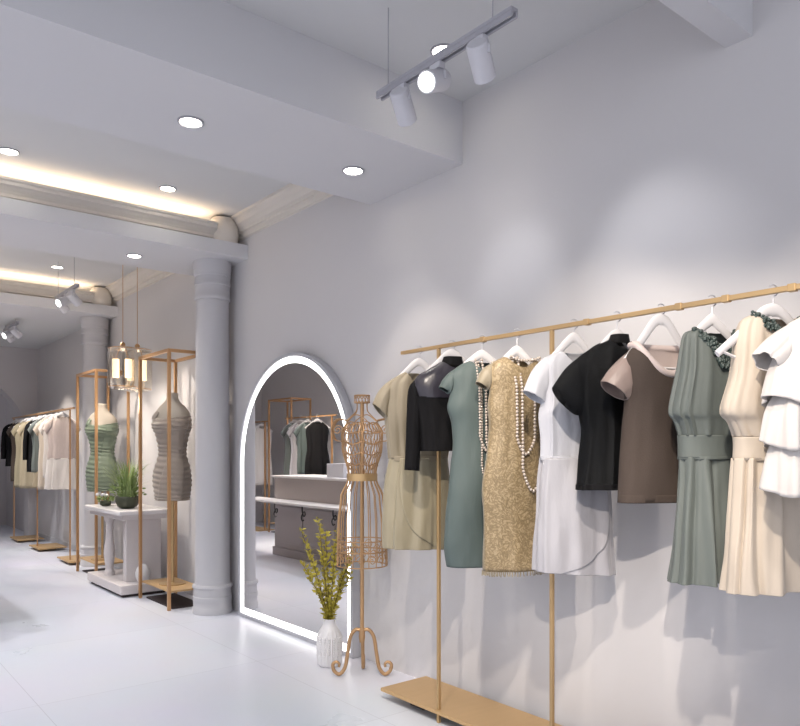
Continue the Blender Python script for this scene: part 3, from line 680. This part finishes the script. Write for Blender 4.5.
# ------------------------------------------------------------------ pendant lamps
def pendant(x, y, zb, zt, r, label, tubes):
    t = thing('pendant_lamp', label, 'pendant lamp', (x, y, zb), 'glass pendant lamps')
    MB().sweep([(x, y, zt), (x, y, ZC)], .0028, 6).build('cable', 'bronze', t)
    MB().lathe([(.022, zt-.01), (.022, zt+.02), (.012, zt+.035)], (x, y, 0), 16).build('cap', 'bronze', t)
    pf = [(.02, zb), (r*.75, zb), (r*.95, zb+.025), (r, zb+.06), (r, zt-.07), (r*.93, zt-.03), (r*.7, zt-.008), (.022, zt)]
    MB().lathe(pf, (x, y, 0), 32, False).build('glass_shade', 'glass', t, solid=.003)
    for z in (zb+.02, zt-.02): MB().sweep([(x+r*.94*cos(w), y+r*.94*sin(w), z) for w in [2*pi*k/28 for k in range(28)]], .003, 6, True).build('rim', 'bronze', t)
    for (dx, dy) in tubes: MB().lathe([(.028, zb+.1), (.028, zt-.11)], (x+dx, y+dy, 0), 18).build('bulb_tube', 'glow', t)
    for (dx, dy) in tubes: MB().sweep([(x+dx, y+dy, zt-.11), (x+dx*.4, y+dy*.4, zt-.005)], .004, 6).build('lamp_stem', 'bronze', t)
    light('POINT', (x, y, zb-.12), 3, WARM, shadow_soft_size=.08)
pendant(2.085, 6.35, 1.79, 2.16, .125, 'left clear glass pendant lamp hanging above the console table', [(-.05, .03), (.04, -.02)])
pendant(2.31, 6.64, 1.80, 2.2, .13, 'right clear glass pendant lamp above the console table, behind the nearer gold frame post', [(-.05, .03), (.045, -.03)])

# ------------------------------------------------------------------ far rack and its clothes
t = thing('clothes_rack', 'distant brass clothes rack by the far right wall corner', 'clothes rack', (RX, 10, 0))
MB().box(RX-.01, RX+.01, 8.45, 11.6, RZ-.01, RZ+.01).build('rail', 'bronze', t, False)
for yy in (8.62, 10.13, 11.5): MB().box(RX-.007, RX+.007, yy-.007, yy+.007, 0.03, RZ-.0105).build('post', 'bronze', t, False)
for yy in (8.75, 10.13, 11.3): MB().box(RX-.05, RX+.285, yy-.28, yy+.22, .03, .045).box(RX, RX+.2, yy-.1, yy+.1, 0, .03).build('base_plate', 'brassplate', t, False)
def simple(name, label, cat, X, Y, m, prof_, depth, group, yaw=YAWG, sl=None, folds=(.003, 7, .012), skirt=None, hang=True, seed=1, rail=RZ):
    pl = Plane((X, Y), yaw); t = thing(name, label, cat, (X, Y, 1.3), group)
    R = lambda P: [((-h, z), (h, z)) for z, h in P]
    tube(t, 'body', m, pl, R(prof_), depth if isinstance(depth, tuple) else (depth,)*len(prof_), nv=24, nt=64, folds=folds, neck=.04, seed=seed)
    if skirt: tube(t, 'skirt', skirt[0], pl, R(skirt[1]), (.055, .07, .08), nv=20, nt=96, folds=(.004, 10, .016), seed=seed)
    if sl:
        pr = [((-.09, 1.645), (-.12, 1.50)), ((-.15, 1.6), (-.15, 1.46)), ((-.2, 1.52), (-.15, 1.44))] if sl == 'short' else [((-.09, 1.645), (-.12, 1.50)), ((-.17, 1.58), (-.13, 1.46)), ((-.2, 1.4), (-.14, 1.38)), ((-.2, 1.15), (-.145, 1.15))]
        for q in (pr, mirror(pr)): tube(t, 'sleeve', m, pl, q, (.045,)*len(pr), nv=16, nt=32, rough=.003)
    if hang: 
        h = hanger(pl, rail-.04, (.17, 1.58), 'white hanger with the '+' '.join(label.split(',')[0].split()[:10])); h['group'] = 'hangers of '+group
BOD = [(1.66, .06), (1.63, .1), (1.58, .15), (1.48, .155), (1.3, .14)]
def pf(zb, w=.15): return BOD+[((1.3+zb)/2, w), (zb, w)]
gp = 'clothes on the distant rack'
simple('lace_blouse', 'pale lace blouse with pleated cream skirt, nearest on the distant rack', 'outfit', RX, 8.95, 'lace', pf(1.17, .15), .055, gp, sl='short', skirt=('ivory', [(1.18, .15), (1.0, .165), (.82, .18)]), seed=1)
simple('shirt', 'white collared shirt just behind the pale lace blouse on the distant rack', 'shirt', RX, 9.17, 'ivory', pf(.95), .05, gp, sl='short', seed=2)
simple('dress', 'ivory dress partly hidden behind the white shirt on the distant rack', 'dress', RX, 9.42, 'cream', pf(.8), .05, gp, sl='short', seed=3)
simple('top', 'grey-green top hanging midway along the distant rack', 'top', RX, 9.7, 'sage', pf(1.0), .055, gp, sl='short', skirt=('champ', [(1.02, .13), (.9, .14), (.82, .14)]), seed=4)
simple('jacket', 'black jacket behind the grey-green top on the distant rack', 'jacket', RX, 9.95, 'jacket', pf(1.0), .055, gp, sl='long', seed=5)
simple('dress', 'olive beige long dress beyond the black jacket on the distant rack', 'dress', RX, 10.3, 'olive', pf(.78, .16), .055, gp, sl='short', seed=6)
simple('dress', 'pale champagne dress, third from the far end of the distant rack', 'dress', RX, 10.65, 'champ2', pf(.78, .16), .055, gp, sl='short', seed=7)
simple('dress', 'brown dress, second from the far end of the distant rack', 'dress', RX, 10.95, 'brown', pf(.85, .15), .055, gp, sl='short', seed=8)
simple('top', 'small black top at the far end of the distant rack, left edge of photo', 'top', RX, 11.3, 'jacket', pf(1.05, .15), .055, gp, sl='long', seed=9)

# ------------------------------------------------------------------ opposite side, seen in the mirror
t = thing('counter', 'greige panelled shop counter with white worktops, reflected in the mirror', 'counter', (.45, 6.9, 0))
MB().box(.15, .70, 5.7, 7.85, .06, .94).build('body', 'counter', t, False, bevel=.003)
MB().box(.13, .73, 5.68, 7.88, .94, .965).build('worktop', 'white', t, False, bevel=.004)
MB().box(.705, 1.0, 5.7, 8.25, .66, .685).build('shelf', 'white', t, False, bevel=.004)
MB().box(.17, .72, 5.7, 7.87, 0, .1).build('plinth', 'counter', t, False, bevel=.004)
for y in (5.85, 6.52, 7.19): MB().box(.70, .714, y, y+.56, .16, .60).build('panel', 'counter', t, False, bevel=.006)
for y in (6.2, 6.8, 7.4):
    P = smooth_path([(.95, y, .66), (.95, y, .6), (.95, y-.03, .55), (.95, y-.06, .57), (.95, y-.05, .6), (.95, y-.02, .59), (.95, y+.02, .54), (.95, y, .5), (.95, y-.03, .51)], 40)
    MB().sweep(P, .007, 8).build('bracket_scroll', 'black', t)
tag(MB().box(.3, .58, 6.55, 6.88, .965, 1.12).build('box', 'whitemetal', None, False, (.44, 6.7, .965), bevel=.004), 'pale square box on the counter reflected in the mirror', 'box')
fc = frame(-.78, -.45, 9.4, 10.08, 2.065, 'gold box display frame reflected in the mirror behind the counter')
XO = -.24
t = thing('clothes_rack', 'gold clothes rack reflected in the mirror, behind the counter', 'clothes rack', (XO, 8.65, 0))
MB().box(XO-.01, XO+.01, 7.9, 9.2, RZ-.01, RZ+.01).build('rail', 'bronze', t, False)
for y in (8.0, 9.15): MB().box(XO-.011, XO+.011, y-.011, y+.011, 0, RZ-.0105).build('post', 'bronze', t, False)
MB().box(XO-.15, XO+.15, 7.95, 9.1, .0, .015).build('base_plate', 'brassplate', t, False)
gp = 'clothes reflected in the mirror'
yo = radians(-25)
simple('top', 'black sleeveless top reflected in the mirror', 'top', XO, 8.35, 'jacket', pf(.9, .17), .05, gp, yaw=yo, seed=3)
simple('dress', 'grey dress beside the black top in the mirror reflection', 'dress', XO, 8.6, 'teal', pf(.95, .15), .05, gp, yaw=yo, sl='short', seed=4)
simple('dress', 'white satin dress beside the grey dress in the mirror reflection', 'dress', XO, 8.78, 'whitesatin', pf(.8, .16), .05, gp, yaw=yo, sl='short', seed=5)
simple('dress', 'pale green ruched dress nearest the gold frame in the mirror reflection', 'dress', XO, 8.95, 'sage', pf(.8, .16), .05, gp, yaw=yo, sl='short', seed=6)
t = thing('clothes_rack', 'second gold clothes rack at the left of the mirror reflection', 'clothes rack', (-.5, 10.75, 0))
MB().box(-.51, -.49, 10.2, 11.4, RZ-.01, RZ+.01).build('rail', 'bronze', t, False)
for y in (10.3, 11.3): MB().box(-.511, -.489, y-.011, y+.011, 0, RZ-.0105).build('post', 'bronze', t, False)
MB().box(-.65, -.35, 10.25, 11.35, .0, .015).build('base_plate', 'brassplate', t, False)
simple('dress', 'long white dress at the left of the mirror reflection', 'dress', -.5, 10.4, 'ivory', pf(.72, .16), .055, gp, yaw=yo, seed=7)
simple('dress', 'champagne dress just left of the long white dress in the mirror', 'dress', -.5, 10.7, 'champ2', pf(.72, .16), .055, gp, yaw=yo, sl='short', seed=8)
simple('dress', 'olive dress at the far left of the mirror reflection', 'dress', -.5, 11.0, 'olive', pf(.72, .16), .055, gp, yaw=yo, seed=9)

# ------------------------------------------------------------------ light
w = bpy.data.worlds.new('world'); sc.world = w; w.use_nodes = True
bg = w.node_tree.nodes['Background']; bg.inputs[0].default_value = (.88, .905, 1, 1); bg.inputs[1].default_value = 1.45
# track spots along the rack (out of frame), each washing the wall and the clothes
for y, p in ((-.33, 30), (.76, 31), (1.85, 32), (2.94, 34)):
    light('SPOT', (1.3, y, 2.68), p, WARM, (2.6, y, 1.34), spot_size=radians(46), spot_blend=.5, shadow_soft_size=.03)
light('SPOT', (.62, .5, 2.68), 180, WARM, (2.6, 1.75, .75), spot_size=radians(48), spot_blend=.5, shadow_soft_size=.03)
light('SPOT', (-.8, -.58, 2.68), 430, WARM, (2.6, 1.74, .62), spot_size=radians(15), spot_blend=1, shadow_soft_size=.03)  # added unseen narrow spot, makes the bright wall patch below the clothes
light('SPOT', (.85, 1.6, 2.68), 125, WARM, (2.6, 2.75, .7), spot_size=radians(44), spot_blend=.6, shadow_soft_size=.03)
# heads of the visible track
light('SPOT', (1.86, 2.2, 2.56), 9, COOL, (2.6, 2.33, 2.05), spot_size=radians(46), spot_blend=1, shadow_soft_size=.03)
light('SPOT', (1.86, 1.75, 2.56), 12, COOL, (2.6, 1.55, 1.95), spot_size=radians(56), spot_blend=1, shadow_soft_size=.03)
for (x, y, z, a, p) in ((1.7, 6.85, 2.6, (2.35, 5.95, 1.2), 90), (1.7, 7.2, 2.6, (2.35, 7.7, 1.2), 90), (1.7, 7.0, 2.6, (2.45, 6.8, .9), 60), (1.7, 8.7, 2.6, (2.35, 9.0, 1.2), 90), (1.7, 9.6, 2.6, (2.35, 10.2, 1.2), 90)):
    light('SPOT', (x, y, z), p, WARM, a, spot_size=radians(60), spot_blend=.5, shadow_soft_size=.03)
light('POINT', (1.2, FAR+1.2, 2.6), 10, (.85, .89, 1), shadow_soft_size=.2)  # added lamp without a fitting, brightens the passage behind the arch
for (x, y) in ((-.2, 9.2), (0, 10.2), (.2, 8.0)):  # added unseen spots, brighten the opposite side for the mirror reflection
    light('SPOT', (x+.5, y, 2.9), 430, WARM, (x-.7, y, 1.0), spot_size=radians(80), spot_blend=.6, shadow_soft_size=.05)
# added unseen fill spots without fixtures, brightening the floor and room
for (x, y, p) in ((.3, .9, 45), (1.2, .6, 32), (-.6, 2.2, 55), (.6, 2.2, 40), (-.2, 4.8, 150), (.7, 5.9, 45), (0, 6.4, 150), (1.0, 7.2, 55), (.6, 9.6, 110), (1.4, 9.8, 110)):
    light('SPOT', (x, y, ZC-.03 if y < 8 else 2.72), p, COOL, (x, y, 0), spot_size=radians(120), spot_blend=.8, shadow_soft_size=.1)
